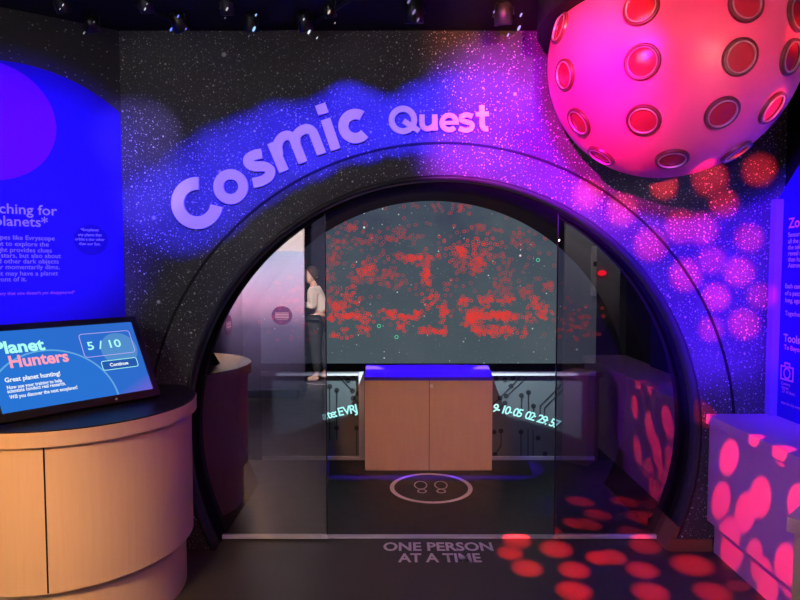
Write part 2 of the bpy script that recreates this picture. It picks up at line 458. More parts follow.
# ================================================================ LEFT WALL GRAPHIC
LA = -LD  # reading direction (left to right as seen)
def lw(px, py, off=.004): return onP(px, py, LP0 + LN * off, LN)
wg = thing('wall_graphic', 'tall blue wall panel with planet graphic and white text about finding exoplanets', 'wall panel', lw(60, 300, 0))
cc = lw(17, 214, 0); rad = (lw(17, 63, 0) - cc).length
pts = []
ex = (LP0 - cc).dot(LA)      # distance to the corner
for i in range(61):
    a = math.radians(0 + 180 * i / 60); x = rad * math.cos(a); z = rad * math.sin(a)
    if x > ex - .004: continue
    pts.append(cc + LA * x + Z_ * z)
top = math.sqrt(rad ** 2 - (ex - .004) ** 2)
pts = [cc + LA * (ex - .004) + Z_ * (-cc.z + 1.0)] + [cc + LA * (ex - .004) + Z_ * top] + pts + [cc - LA * rad + Z_ * (-cc.z + 1.0)]
link('backing_print', prism(bmesh.new(), pts, LN * .004), M['panel_blue'], wg)
bm = bmesh.new(); c2 = lw(-12, 120, .0045)
prism(bm, [c2 + (LA * math.cos(2 * PI * k / 60) + Z_ * math.sin(2 * PI * k / 60)) * .292 for k in range(60)], LN * .0015)
link('moon_print', bm, M['panel_violet'], wg)
def ltext(name, lines, m):
    bm = bmesh.new()
    for s, xr, yb, size, bold, w in lines:
        o = lw(xr, yb, .0072); put_text(bm, s, size, o, LA, Z_, bold=bold, align='RIGHT', width=w)
    return link(name, bm, m, wg)
def wpx(x0, x1, y): return (lw(x0, y) - lw(x1, y)).length
ltext('heading_text', [('Searching for', 57, 215.5, .071, .009, None), ('exoplanets*', 48, 227, .071, .009, None)], M['text_white'])
body = [('Telescopes like Evryscope', 55, 240.5), ('use starlight to explore the', 49, 246.5), ('universe. Starlight provides clues', 52, 252.5), ('not just about stars, but also about', 61, 258), ('planets and other dark objects', 59, 263.5), ('When a star momentarily dims,', 60, 269), ('for example, it may have a planet', 58, 275.3), ('passing in front of it.', 27, 281.2)]
ltext('body_text', [(s, x, y, .032, .004, None) for s, x, y in body], M['text_white'])
ltext('footnote_text', [('planet theory that one doesn\'t yet disappeared*', 75, 293.5, .022, .01, None)], M['text_pink'])
bm = bmesh.new(); c3 = lw(91, 240, .0045)
prism(bm, [c3 + (LA * math.cos(2 * PI * k / 40) + Z_ * math.sin(2 * PI * k / 40)) * .083 for k in range(40)], LN * .0015)
link('note_disc', bm, M['panel_dark'], wg)
bm = bmesh.new()
for s, y in (('*Exoplanet:', 231), ('any planet that', 236), ('orbits a star other', 240.5), ('than our Sun.', 245)):
    put_text(bm, s, .019, lw(90, y, .0072), LA, Z_, bold=.01, align='CENTER')
link('note_text', bm, M['text_white'], wg)

# ================================================================ LEFT CURVED COUNTER
KC = V((-1.585, 2.90, 0)); KR = .560
def clipcircle(r, z, inset=0.0, n=96):
    out = []
    for k in range(n):
        a = 2 * PI * k / n; p = KC + V((math.cos(a), math.sin(a), 0)) * r
        y_lim = YW - .004 - inset
        if p.y > y_lim: p.y = y_lim
        dd = (p - LP0).dot(LN) - (.004 + inset)
        if dd < 0: p = p - LN * dd
        if p.y > y_lim: p.y = y_lim
        out.append(V((p.x, p.y, z)))
    # drop near duplicates
    res = [out[0]]
    for p in out[1:]:
        if (p - res[-1]).length > 1e-3: res.append(p)
    return res
kc = thing('curved_counter', 'round light-wood counter with black top under the touch screen', 'counter', KC)
ZK = .95
link('counter_body', prism(bmesh.new(), clipcircle(KR - .026, .27), Z_ * (ZK - .065 - .27)), M['wood'], kc)
link('counter_lip', prism(bmesh.new(), clipcircle(KR, ZK - .065), Z_ * .062), M['wood'], kc)
link('black_top', prism(bmesh.new(), clipcircle(KR - .004, ZK - .003, .001), Z_ * .006), mat('counter_top_black', (.012, .012, .013), .38, spec=.2), kc)
link('plinth', prism(bmesh.new(), clipcircle(KR - .062, 0), Z_ * .27), M['wood'], kc)
# door seam on the body
sp_ = None
for k in range(720):
    a = 2 * PI * k / 720; p = KC + V((math.cos(a), math.sin(a), .6)) * 1; p = KC + V((math.cos(a) * (KR - .025), math.sin(a) * (KR - .025), .6))
    r_ = p - EYEP; f_ = r_.y * cs - r_.z * sn; u_ = 400 + F * r_.x / f_
    if abs(u_ - 45) < .8 and p.y < KC.y: sp_ = p
if sp_: link('door_seam', BX(sp_.x - .002, sp_.x + .002, sp_.y - .003, sp_.y + .003, .275, ZK - .068), M['black'], kc)

# ================================================================ TOUCH SCREEN
phi, th_ = .664, .552
mw = V((math.sin(phi), math.cos(phi), 0)); mn = V((-math.cos(phi), math.sin(phi), 0))
mu = Z_ * math.cos(th_) + mn * math.sin(th_); mf = mw.cross(mu)     # facing normal
if mf.dot(EYEP - V((-1.4, 2.8, 1.1))) < 0: mf = -mf
BR = onZ(153, 389, 1.0); W, Hh = .662, .381; BL = BR - mw * W
ts = thing('touch_screen', 'large tilted touch screen with black frame showing Planet Hunters on a blue page', 'screen', V((BL.x / 2 + BR.x / 2, BL.y / 2 + BR.y / 2, ZK)))
def frame_m(p): # local: x along width, y up, z out
    return Matrix(((mw.x, mu.x, mf.x, p.x), (mw.y, mu.y, mf.y, p.y), (mw.z, mu.z, mf.z, p.z), (0, 0, 0, 1)))
FM = frame_m(BL)
link('housing', BX(-.03, W + .03, -.037, Hh + .03, -.03, -.004, bev=.004, mtx=FM), M['black'], ts)
bz = bmesh.new()
for a in ((-.03, W + .03, -.037, 0, -.004, .004), (-.03, W + .03, Hh, Hh + .03, -.004, .004), (-.03, 0, 0, Hh, -.004, .004), (W, W + .03, 0, Hh, -.004, .004)): box(bz, *a, mtx=FM)
link('bezel', bz, M['black_gloss'], ts)
bm = bmesh.new(); bmesh.ops.create_cone(bm, cap_ends=True, segments=20, radius1=.006, radius2=.006, depth=.002)
bmesh.ops.transform(bm, matrix=FM @ Matrix.Translation((.47, -.02, .0045)), verts=bm.verts); link('home_button', bm, mat('button_grey', (.3, .3, .32), .4), ts)
# stand wedge under the housing
bm = bmesh.new()
q = [BL + mw * .1 - mf * .031 + mu * .02, BL + mw * .1 - mf * .031 + mu * .28]
q0 = V((q[0].x, q[0].y, ZK + .003)); q1 = V((q[1].x, q[1].y, ZK + .003))
prism(bm, [q0, q1, q[1], q[0]], mw * .46); link('stand', bm, M['black'], ts)
# screen page
def page_mat():
    m = emis('screen_page', (0, 0, 0), 1.0); t = NT(m.node_tree); e = [n for n in m.node_tree.nodes if n.type == 'EMISSION'][0]
    uv = t.n('ShaderNodeTexCoord'); sp = t.n('ShaderNodeSeparateXYZ'); t.l(uv.outputs['UV'], sp.inputs[0])
    c = t.mix(t.mr(sp.outputs[0], 0, 1), (.020, .16, .64), (.028, .145, .60))
    c = t.mix(t.mr(t.math('ADD', sp.outputs[0], t.math('MULTIPLY', sp.outputs[1], -1.2)), .7, 1.05), c, (.19, .11, .68))
    # concentric arcs and wedge
    def circ(cx, cy, r0, r1):
        dx = t.math('SUBTRACT', sp.outputs[0], cx); dy = t.math('MULTIPLY', t.math('SUBTRACT', sp.outputs[1], cy), .575)
        d = t.math('SQRT', t.math('ADD', t.math('POWER', dx, 2), t.math('POWER', dy, 2)))
        return t.math('MULTIPLY', t.math('GREATER_THAN', d, r0), t.math('LESS_THAN', d, r1))
    c = t.mix(t.math('MULTIPLY', circ(.33, .0, .0, .40), .35), c, (.02, .20, .70))
    c = t.mix(t.math('MULTIPLY', circ(.845, .62, 0, .135), .55), c, (.13, .36, .62))
    c = t.mix(t.math('MULTIPLY', circ(.33, .0, .400, .412), .6), c, (.20, .55, .85))
    t.l(c, e.inputs[0]); return m
bm = bmesh.new(); vs = [bm.verts.new(FM @ V(p)) for p in ((0, 0, 0), (W, 0, 0), (W, Hh, 0), (0, Hh, 0))]; f = bm.faces.new(vs)
uvl = bm.loops.layers.uv.new('uv')
for lp, u in zip(f.loops, ((0, 0), (1, 0), (1, 1), (0, 1))): lp[uvl].uv = u
link('display', bm, page_mat(), ts)
E = {'cy': emis('page_cyan', (.42, 1, .92)), 'pk': emis('page_pink', (1, .36, .50)), 'wh': emis('page_white', (.90, .95, 1)), 'pn': emis('page_lilac', (.55, .45, .95)), 'bt': emis('page_button', (.02, .10, .42))}
def up(px, py):   # image point -> page coordinates
    p = onP(px, py, BL + mf * .001, mf) - BL; return p.dot(mw), p.dot(mu)
def ptext(name, s, x, y, size, m, bold=.02, align='LEFT', width=None):
    bm = bmesh.new(); put_text(bm, s, size, BL + mw * x + mu * y + mf * .0012, mw, mu, bold=bold, align=align, width=width); link(name, bm, E[m], ts)
a = up(45, 349.5); ptext('title_text', 'Planet', a[0], a[1], .082, 'cy', .035, 'RIGHT')
a = up(9, 367.5); b_ = up(67, 357); ptext('title_text', 'Hunters', a[0] + .002, a[1] - .002, .080, 'pk', .03, 'LEFT', b_[0] - a[0])
a = up(5, 382.5); b_ = up(60, 373.5); ptext('caption_text', 'Great planet hunting!', a[0], a[1], .030, 'wh', .025, 'LEFT', b_[0] - a[0])
for s, p, q_ in (('Now use your training to help', (7, 389.5), (62, 382)), ('scientists conduct real research.', (7.5, 393.3), (66, 385)), ('Will you discover the next exoplanet?', (10, 399), (78, 388.5))):
    a = up(*p); b_ = up(*q_); ptext('caption_text', s, a[0], a[1], .0235, 'wh', .02, 'LEFT', b_[0] - a[0])
a = up(88, 350); b_ = up(121, 345.5); ptext('score_text', '5 / 10', a[0], a[1], .060, 'cy', .015, 'LEFT', b_[0] - a[0])
def rrect(x0, y0, x1, y1, r, w, m, name, z=.0012):
    bm = bmesh.new(); P = []
    for cx_, cy_, s0 in ((x1 - r, y1 - r, 0), (x0 + r, y1 - r, 90), (x0 + r, y0 + r, 180), (x1 - r, y0 + r, 270)):
        for k in range(6):
            an = math.radians(s0 + 90 * k / 5); P.append(BL + mw * (cx_ + r * math.cos(an)) + mu * (cy_ + r * math.sin(an)) + mf * z)
    if w: stroke(bm, P, w, mf, .0003, True)
    else: prism(bm, P, mf * .0003)
    link(name, bm, E[m], ts)
a = up(77, 333.5); b_ = up(129, 331); c_ = up(83, 357.5)
rrect(a[0] + .004, up(100, 356)[1], b_[0] - .002, up(100, 332.8)[1], .015, .0028, 'pn', 'score_frame')
a = up(103.5, 370); b_ = up(136, 358)
rrect(a[0], up(120, 368.4)[1], b_[0], up(120, 359.3)[1], .010, 0, 'bt', 'button_fill', .0008)
rrect(a[0], up(120, 368.4)[1], b_[0], up(120, 359.3)[1], .010, .0032, 'cy', 'button_frame')
a = up(119.5, 365.3); ptext('button_text', 'Continue', a[0], a[1], .024, 'wh', .03, 'CENTER')

# ================================================================ RIGHT COUNTER + PANEL
ZR = .79; XF = 1.722
rc = thing('wall_counter', 'pale counter lit with pink spots, running along the right wall', 'counter', V((1.9, 2.4, 0)))
Y0 = 1.35
link('counter_top', BX(XF - .012, XR - .004, Y0, YW - .016, ZR - .055, ZR, bev=.003), M['laminate'], rc)
link('counter_body', BX(XF + .008, XR - .008, Y0 + .01, YW - .018, .185, ZR - .055), M['laminate'], rc)
link('plinth', BX(XF + .05, XR - .012, Y0 + .02, YW - .02, 0, .185), M['laminate'], rc)
XP = 2.075
rp = thing('info_panel', 'blue info panel with a camera symbol standing on the right counter', 'wall panel', V((XP, 3.1, ZR)))
y2 = YW - .02
pts = [V((XP, y2, ZR + .001)), V((XP, y2, 1.985)), V((XP, 3.15, 2.14)), V((XP, 2.9, 2.40)), V((XP, 2.0, 2.55)), V((XP, 2.0, ZR + .001))]
link('panel_board', prism(bmesh.new(), pts, V((XR - XP - .003, 0, 0))), M['panel_blue'], rp)
x_edge = onY(768, 300, y2).x
link('edge_post', BX(x_edge, XP - .001, y2 - .045, y2, ZR + .001, 1.975), mat('edge_post_print', (.16, .08, .32), .4), rp)
RA = V((0, -1, 0))
def rw(px, py): return onX(px, py, XP - .0015)
def rtext(name, rows, m):
    bm = bmesh.new()
    for s, px, py, size, bold in rows: put_text(bm, s, size, rw(px, py), RA, Z_, bold=bold)
    return link(name, bm, m, rp)
# text plane normal must face -X: RA x Z = (-1,0,0)
rtext('heading_text', [('Zooming in', 788.5, 228, .075, .02)], M['text_pink'])
rtext('body_text', [(s, 788, y, .034, .01) for s, y in (('Sensors, like cameras and', 237), ('all the parts that make up', 243.5), ('the telescope are used to', 249.5), ('reveal more distant stars', 255.5), ('than human eyes can see.', 261.5), ('Astronomers compare images', 267.5))], M['text_white'])
rtext('body_text', [(s, 785, y, .034, .01) for s, y in (('Each camera takes pictures', 288), ('of a patch of sky, all night', 295), ('long, again and again.', 302), ('', 309), ('Together they see it all.', 315))], M['text_white'])
rtext('subheading_text', [('Tools of the trade', 783.5, 341, .058, .02)], M['text_white'])
rtext('subheading_text', [('To Beyond', 784, 349, .036, .015)], M['text_pink'])
rtext('caption_text', [('Camera', 781, 384, .024, .01), ('lenses', 781.5, 388, .024, .01), ('27 of them', 782, 392, .024, .01)], M['text_pink'])
rtext('caption_text', [('scan the sky every night', 781, 403, .022, .01)], M['text_pink'])
bm = bmesh.new()
a = rw(781.5, 379); b_ = rw(793, 369)
def rr3(y0_, z0, y1_, z1, w):
    P = [V((XP - .0015, y, z)) for y, z in ((y0_, z0), (y1_, z0), (y1_, z1), (y0_, z1))]; stroke(bm, P, w, V((-1, 0, 0)), .0004, True)
zc = (rw(787, 380).z + rw(787, 367).z) / 2; yc = (rw(781, 375).y + rw(793, 375).y) / 2; hw = (rw(781, 375).y - rw(793, 375).y) / 2; hh = .035
rr3(yc + hw, zc - hh, yc - hw, zc + hh, .009)
stroke(bm, [V((XP - .0015, yc + hw * .5 * math.cos(2 * PI * k / 20), zc + hw * .55 * math.sin(2 * PI * k / 20))) for k in range(20)], .008, V((-1, 0, 0)), .0005, True)
rr3(yc + hw * .4, zc + hh, yc - hw * .4, zc + hh + .02, .008)
link('camera_symbol', bm, mat('symbol_pink', (.8, .22, .5), .5), rp)

# small pedestal at lower right
pc = onZ(787, 517, .75); dv = (onZ(800, 505, .75) - pc); dv.z = 0; dv.normalize(); dw = V((dv.y, -dv.x, 0))
ped = thing('display_pedestal', 'small square wooden pedestal cut off by the lower right edge, before the counter', 'pedestal', V((pc.x + .15, pc.y, 0)))
def pq(i, e): return [pc + dv * i + dw * i, pc + dv * e + dw * i, pc + dv * e + dw * e, pc + dv * i + dw * e]
def atz(P, z): return [V((p.x, p.y, z)) for p in P]
link('pedestal_top', prism(bmesh.new(), atz(pq(0, .25), .70), Z_ * .05), M['wood'], ped)
link('pedestal_body', prism(bmesh.new(), atz(pq(.018, .232), 0), Z_ * .70), M['wood'], ped)

# ================================================================ INNER ROOM
sc_ = thing('sky_screen', 'wide screen showing a grey night sky covered in small red rings', 'screen', V((.25, YR - .02, .81)))
link('screen_picture', BX(-1.15, 1.62, YR - .012, YR - .002, .815, 2.45), M['sky'], sc_)  # projected picture painted as the panel's own glow
cl = [(352, 227, 5, 3, 30), (395, 234, 20, 6, 45), (362, 241, 9, 5, 25), (390, 237, 10, 4, 30), (333, 250, 5, 12, 45), (334, 258, 4, 4, 15), (365, 270, 7, 7, 55), (357, 278, 7, 5, 35), (330, 288, 5, 12, 45), (372, 280, 8, 4, 30),
      (412, 258, 12, 2.5, 60), (427, 272, 3, 9, 70), (424, 262, 5, 4, 30), (461, 250, 4, 5, 60), (463, 264, 6, 5, 45), (478, 262, 5, 7, 50), (477, 267, 4, 4, 30), (392, 275, 9, 4, 40), (437, 208, 5, 3, 12), (460, 208, 9, 4, 30), (478, 228, 6, 3, 25), (497, 231, 4, 3, 10),
      (400, 285, 14, 3, 30), (350, 300, 8, 8, 45), (337, 308, 6, 5, 45), (347, 316, 8, 2.5, 70), (333, 318, 5, 3, 20), (365, 318, 6, 6, 25), (363, 330, 4, 5, 22), (390, 313, 4, 3, 45), (405, 317, 9, 2, 50), (417, 314, 3, 4, 20), (402, 327, 4, 4, 22),
      (425, 331, 3, 3, 28), (434, 331, 4, 2, 18), (443, 332, 3, 2, 25), (443, 310, 3, 6, 30), (475, 316, 6, 5, 150), (470, 320, 4, 4, 50), (476, 330, 3, 3, 30), (500, 315, 10, 2.5, 110), (505, 318, 6, 4, 40), (492, 332, 8, 4, 55), (508, 330, 6, 3, 35),
      (463, 300, 4, 4, 30), (486, 300, 6, 5, 40), (500, 290, 8, 6, 40), (525, 292, 7, 5, 40), (536, 303, 4, 5, 30), (528, 316, 5, 5, 22), (545, 312, 5, 4, 30), (549, 286, 4, 3, 40), (505, 275, 6, 5, 20), (508, 300, 8, 4, 25), (430, 300, 8, 10, 40), (448, 290, 8, 8, 25), (342, 332, 6, 5, 12), (524, 332, 2, 4, 8), (475, 245, 20, 12, 70), (520, 240, 14, 10, 45), (510, 262, 14, 8, 25), (380, 262, 20, 10, 40), (345, 240, 10, 8, 25), (445, 315, 5, 8, 20), (420, 240, 25, 12, 15), (495, 255, 10, 8, 20),(335,335,3,2,10),(300,300,20,35,90),(580,320,14,20,60)]
bmA, bmB = bmesh.new(), bmesh.new()
def rings(bm, px, py, r, w):
    p = onY(px, py, YR - .0135)
    n = 9; a = [bm.verts.new((p.x + rr * math.cos(2 * PI * k / n), p.y, p.z + rr * math.sin(2 * PI * k / n))) for rr in (r, r - w) for k in range(n)]
    for k in range(n): bm.faces.new((a[k], a[(k + 1) % n], a[n + (k + 1) % n], a[n + k]))
for cx_, cy_, sx, sy, n in cl:
    dim = cy_ < 300 and n < 50
    for _ in range(int(n * (.7 if dim else .9))):
        x, y = random.gauss(cx_, sx * .8), random.gauss(cy_, sy * .75)
        if y > 340 or y < 195: continue
        rings(bmB if (dim or random.random() < .2) else bmA, x, y, .0132, .0034)
for _ in range(110):
    rings(bmB, random.uniform(327, 556), random.uniform(205, 335), .0155, .0036)
o = link('red_marker_rings', bmA, M['mark_red'], sc_); o['kind'] = 'stuff'
o = link('faint_marker_rings', bmB, M['mark_dim'], sc_); o['kind'] = 'stuff'
for p in ((379, 326), (396.5, 337), (538, 260)):
    bm = bmesh.new(); rings(bm, *p, .017, .006); link('green_marker_ring', bm, M['mark_green'], sc_)

def circuit(name, lab, x0, x1, lines, dots, vtrim):
    t_ = thing(name, lab, 'wall panel', V(((x0 + x1) / 2, YR - .01, 0)))
    z0, z1 = onY(430, 459, YR).z, onY(430, 371, YR).z
    link('board', BX(x0, x1, YR - .014, YR - .001, z0, z1), mat('circuit_board_grey', (.10, .112, .118), .6), t_)
    bm = bmesh.new(); box(bm, x0, x1, YR - .03, YR - .0145, z1 - .034, z1); link('top_trim', bm, M['trim'], t_)
    link('bottom_trim', BX(x0, x1, YR - .03, YR - .0145, z0, z0 + .03), M['trim'], t_)
    if vtrim is not None: link('side_trim', BX(vtrim - .045, vtrim, YR - .034, YR - .0305, z0, z1), M['trim'], t_)
    bm = bmesh.new(); ink = mat('circuit_ink', (.02, .022, .026), .6)
    for L in lines: stroke(bm, [onY(*p, YR - .015) for p in L], .0085, V((0, -1, 0)), .001)
    for p in dots: disc(bm, onY(*p, YR - .015), X_, Z_, .021, .001, 14)
    link('circuit_lines', bm, ink, t_)
def k8(P): return [(480 + x / 5, 350 + y / 5) for x, y in P]
def k7(P): return [(320 + x / 6.667, 350 + y / 6.667) for x, y in P]
xcl, xcr = -.278, .727
xt = onY(364.5, 420, YR).x
circuit('circuit_panel', 'grey circuit-line wall panel with pale trim, left of the wooden cabinet', -1.15, xt,
        [k7([(65, 243), (65, 600)]), k7([(112, 268), (112, 600)]), k7([(115, 170), (218, 272)]), k7([(150, 168), (187, 203)]), k7([(222, 320), (265, 365)]), k7([(257, 290), (272, 300)]), k7([(245, 520), (245, 700)]), k7([(20, 200), (20, 600)])],
        k7([(65, 243), (112, 268), (218, 272), (187, 203), (257, 290), (222, 320), (245, 520), (112, 520), (228, 165)]), xt)
circuit('circuit_panel', 'grey circuit-line wall panel with pale trim, right of the wooden cabinet', xt + .01, 1.62,
        [k8([(200, 135), (100, 240), (62, 275)]), k8([(235, 135), (130, 235)]), k8([(125, 265), (80, 310)]), k8([(207, 228), (207, 320)]), k8([(242, 212), (242, 350)]), k8([(267, 280), (267, 350)]), k8([(420, 160), (300, 280), (300, 345)]), k8([(420, 190), (322, 290), (322, 345)]), k8([(205, 395), (205, 535)]), k8([(240, 395), (240, 535)]), k8([(265, 400), (265, 535)]), k8([(105, 400), (105, 480), (80, 515)])],
        k8([(80, 140), (125, 148), (165, 138), (155, 180), (130, 230), (100, 240), (125, 265), (207, 228), (242, 212), (267, 280), (70, 410), (290, 440), (325, 520), (205, 410), (105, 405), (75, 522)]), None)
# projected date line: its light painted as glowing letter meshes
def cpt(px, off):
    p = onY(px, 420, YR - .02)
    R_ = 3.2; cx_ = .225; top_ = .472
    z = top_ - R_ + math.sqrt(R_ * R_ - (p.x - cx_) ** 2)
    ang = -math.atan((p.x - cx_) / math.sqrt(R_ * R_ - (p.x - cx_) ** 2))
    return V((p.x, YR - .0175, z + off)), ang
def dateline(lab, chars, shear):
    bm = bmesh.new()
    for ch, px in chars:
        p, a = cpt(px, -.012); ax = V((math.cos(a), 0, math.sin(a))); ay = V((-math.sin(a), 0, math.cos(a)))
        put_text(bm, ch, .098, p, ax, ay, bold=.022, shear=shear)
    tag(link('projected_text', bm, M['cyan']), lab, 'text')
dateline('projected pale cyan letters EVRJ curving across the panel left of the cabinet', [('a', 323), ('t', 328), ('e', 331), (':', 335.3), ('E', 338.5), ('V', 344), ('R', 349.8), ('J', 355.5)], 0)
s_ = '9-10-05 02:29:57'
dateline('projected pale cyan date and time digits curving across the panel right of the cabinet', [(ch, 491.5 + i * 4.05) for i, ch in enumerate(s_) if ch != ' '], .15)

cb = thing('wooden_cabinet', 'light wood two-door cabinet with blue-lit top in front of the sky screen', 'cabinet', V((.225, 4.8, 0)))
link('carcass', BX(xcl + .004, xcr - .004, 4.692, YR - .04, 0, .75), M['wood_cab'], cb)
M['cab_top_blue_light'] = mat('cabinet_top_blue_light', (.06, .02, .5), .6, spec=.05)  # blue light painted into the top's own colour
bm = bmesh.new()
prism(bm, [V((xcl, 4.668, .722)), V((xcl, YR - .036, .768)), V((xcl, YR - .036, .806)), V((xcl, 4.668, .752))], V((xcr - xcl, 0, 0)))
link('sloped_top', bm, M['cab_top_blue_light'], cb)
xm = onY(429.3, 420, 4.67).x
link('door', BX(xcl, xm - .0024, 4.672, 4.69, .004, .735, bev=.001), M['wood_cab'], cb)
link('gap_shade_strip', BX(xm - .0024, xm + .0024, 4.686, 4.6915, .004, .735), M['black'], cb)  # black strip put in for the shade between the doors
d2 = link('door', BX(xm + .0024, xcr, 4.672, 4.69, .004, .735, bev=.001), M['wood_cab'], cb)
bm = bmesh.new(); lathe(bm, [(.014, 0), (.014, .006), (.009, .008), (.0005, .008)], onY(431.5, 386, 4.672), V((0, -1, 0)), 16); link('lock', bm, mat('lock_metal', (.7, .7, .7), .3, metal=1), d2)

# ================================================================ FLOOR GRAPHICS
fz = .0015
def floor_ring(c, r, w, lab, feet=True):
    t_ = thing('floor_ring', lab, 'floor marking', V((c.x, c.y, 0)))
    stroke_pts = [V((c.x + r * math.cos(2 * PI * k / 64), c.y + r * math.sin(2 * PI * k / 64), fz)) for k in range(64)]
    link('ring_line', stroke(bmesh.new(), stroke_pts, w, Z_, .001, True), M['floor_white'], t_)
    if feet:
        for sx in (-1, 1):
            fp = bmesh.new(); x = c.x + sx * .075; y = c.y
            e1 = [V((x + .045 * math.cos(2 * PI * k / 28), y + .045 + .078 * math.sin(2 * PI * k / 28), fz)) for k in range(28)]
            stroke(fp, e1, .009, Z_, .001, True)
            x -= sx * .006
            e2 = [V((x + .030 * math.cos(2 * PI * k / 24), y - .075 + .034 * math.sin(2 * PI * k / 24), fz)) for k in range(24)]
            stroke(fp, e2, .009, Z_, .001, True)
            link('footprint', fp, M['floor_white'], t_)
rcn = (onZ(430, 474, 0) + onZ(430, 503, 0)) / 2; rcn.x = onZ(431, 487, 0).x
floor_ring(rcn, .286, .032, 'white ring with two footprints on the dark floor before the cabinet')
ft = thing('floor_lettering', 'white floor lettering ONE PERSON AT A TIME before the doorway', 'floor marking', V((.22, 3.3, 0)))
for s, l, r_, yb, yt in (('ONE PERSON', (383, 551), (494, 551), 551.2, 542.5), ('AT A TIME', (398, 562), (482, 562), 562.5, 553.5)):
    bm = bmesh.new(); a = onZ(*l, fz); b_ = onZ(*r_, fz); yb_ = onZ(440, yb, 0).y; yt_ = onZ(440, yt, 0).y
    vs = put_text(bm, s, 1.0, V((0, 0, 0)), X_, Y_, bold=.028)
    x0_, x1_ = min(v.co.x for v in vs), max(v.co.x for v in vs); y0_, y1_ = min(v.co.y for v in vs), max(v.co.y for v in vs)
    for v in vs: v.co = V((a.x + (v.co.x - x0_) / (x1_ - x0_) * (b_.x - a.x), yb_ + (v.co.y - y0_) / (y1_ - y0_) * (yt_ - yb_), fz))
    link('text_line', bm, M['floor_white'], ft)

# ================================================================ STAGE LIGHTS UNDER THE CEILING
def fixture(px, py, Y, aim, size, glint_col, es, lab, glints=()):
    c = onY(px, py, Y)
    t_ = thing('stage_light', lab, 'stage light', V((c.x, c.y, ZC)), 'stage lights under the black ceiling')
    n = aim.normalized(); r = size
    bm = bmesh.new(); R = lathe(bm, [(r * .6, -r * 1.5), (r * .95, -r * 1.2), (r, -r * .2), (r * 1.05, r * .9), (r * .9, r), (r * .85, r * .7)], c, n, 24)
    bm.faces.new(R[0][::-1]); body = link('lamp_body', bm, M['dark_metal'], t_, True)
    bm = bmesh.new(); R = lathe(bm, [(r * .86, r * .72), (r * .5, r * .8), (r * .05, r * .84)], c, n, 24); bm.faces.new(R[-1])
    link('lens', bm, M['black_gloss'], t_, True)
    side = n.cross(Z_).normalized(); w = r * 1.2
    tp = V((c.x, c.y, ZC - .005))
    bm = bmesh.new(); pz = min(c.z + r * 1.7, ZC - .02)
    tube(bm, [c + side * w, V((c.x + side.x * w, c.y + side.y * w, pz)), V((c.x - side.x * w, c.y - side.y * w, pz)), c - side * w], .005, 6)
    tube(bm, [V((c.x, c.y, pz)), tp], .008, 8); link('yoke', bm, M['dark_metal'], t_)
    for gx, gy, gr in glints:  # small glowing blobs painted in as glints on the fixture
        g = onY(gx, gy, Y - r * 1.12); bm = bmesh.new(); bmesh.ops.create_uvsphere(bm, u_segments=10, v_segments=8, radius=1)
        bmesh.ops.transform(bm, matrix=Matrix.Translation(g) @ Matrix.Rotation(.5, 4, 'Y') @ Matrix.Diagonal((gr * .32, gr * .32, gr * .8, 1)), verts=bm.verts)
        link('painted_glint', bm, emis('glint_glow', glint_col, es), t_, True)
    return t_
W_, B_, P_ = (.8, .85, .9), (.15, .2, 1), (.55, .4, 1)
fixture(62, 5, 3.0, V((.1, .5, -.8)), .035, W_, .8, 'black stage light at far upper left over the info wall', [(63, 5, .009), (60, 9, .006)])
fixture(92, 26, 3.1, V((0, .5, -.8)), .030, W_, .35, 'black stage light above the corner of the left panel', [(84, 33, .010), (94, 22, .006)])
fixture(146, 6, 3.0, V((0, .5, -.8)), .032, W_, .8, 'black stage light left of the blue-tinted one', [(145, 9, .010), (147, 4, .006)])
fixture(180, 24, 3.1, V((.3, .4, -.8)), .040, B_, 1.5, 'stage light with blue glow left of the word Cosmic', [(178, 16.5, .012), (171, 29.5, .014), (186, 29, .007)])
fixture(227, 8, 3.0, V((0, .4, -.8)), .032, W_, .6, 'black stage light between two blue-lit ones', [(227, 9, .013), (225, 18, .005)])
fixture(251, 25, 3.1, V((0, .4, -.8)), .034, (.35, .6, 1), 1.2, 'stage light with pale blue lamp above the letter s', [(254, 29, .018), (256, 15, .010), (249, 36, .006)])
fixture(305, 24, 3.1, V((.2, .4, -.8)), .036, W_, 1.0, 'black stage light on left end of the slanted bar', [(304, 19, .010), (309, 32, .016), (317, 38, .009)])
fixture(330, 12, 2.9, V((.2, .4, -.8)), .026, (.9, .7, .55), .8, 'small stage light midway along the slanted bar', [(329, 12, .014), (335, 23, .006)])
fixture(414, 14, 3.0, V((0, .3, -.9)), .045, P_, .45, 'stage light with violet glow above the gap in the title', [(409, 1, .018), (414, 12, .018), (418, 20, .012)])
fixture(503, 16, 3.0, V((.1, .3, -.9)), .042, P_, 1.2, 'large stage light with violet glow above the word Quest', [(519, 28, .018), (521, 15, .014), (508, 35, .012), (494, 12, .008)])
bm = bmesh.new(); tube(bm, [onY(316, 22, 3.2), onY(350, 0, 2.75)], .008, 10)
tag(link('lighting_bar', bm, M['dark_metal']), 'slanted black lighting bar under the ceiling above the letter i', 'bar')
bm = bmesh.new(); tube(bm, [onY(118, -6, 2.95), onY(172, 20, 3.15)], .014, 10)
tag(link('lighting_bar', bm, M['dark_metal']), 'slanted black lighting bar under the ceiling left of the blue-glowing light', 'bar')

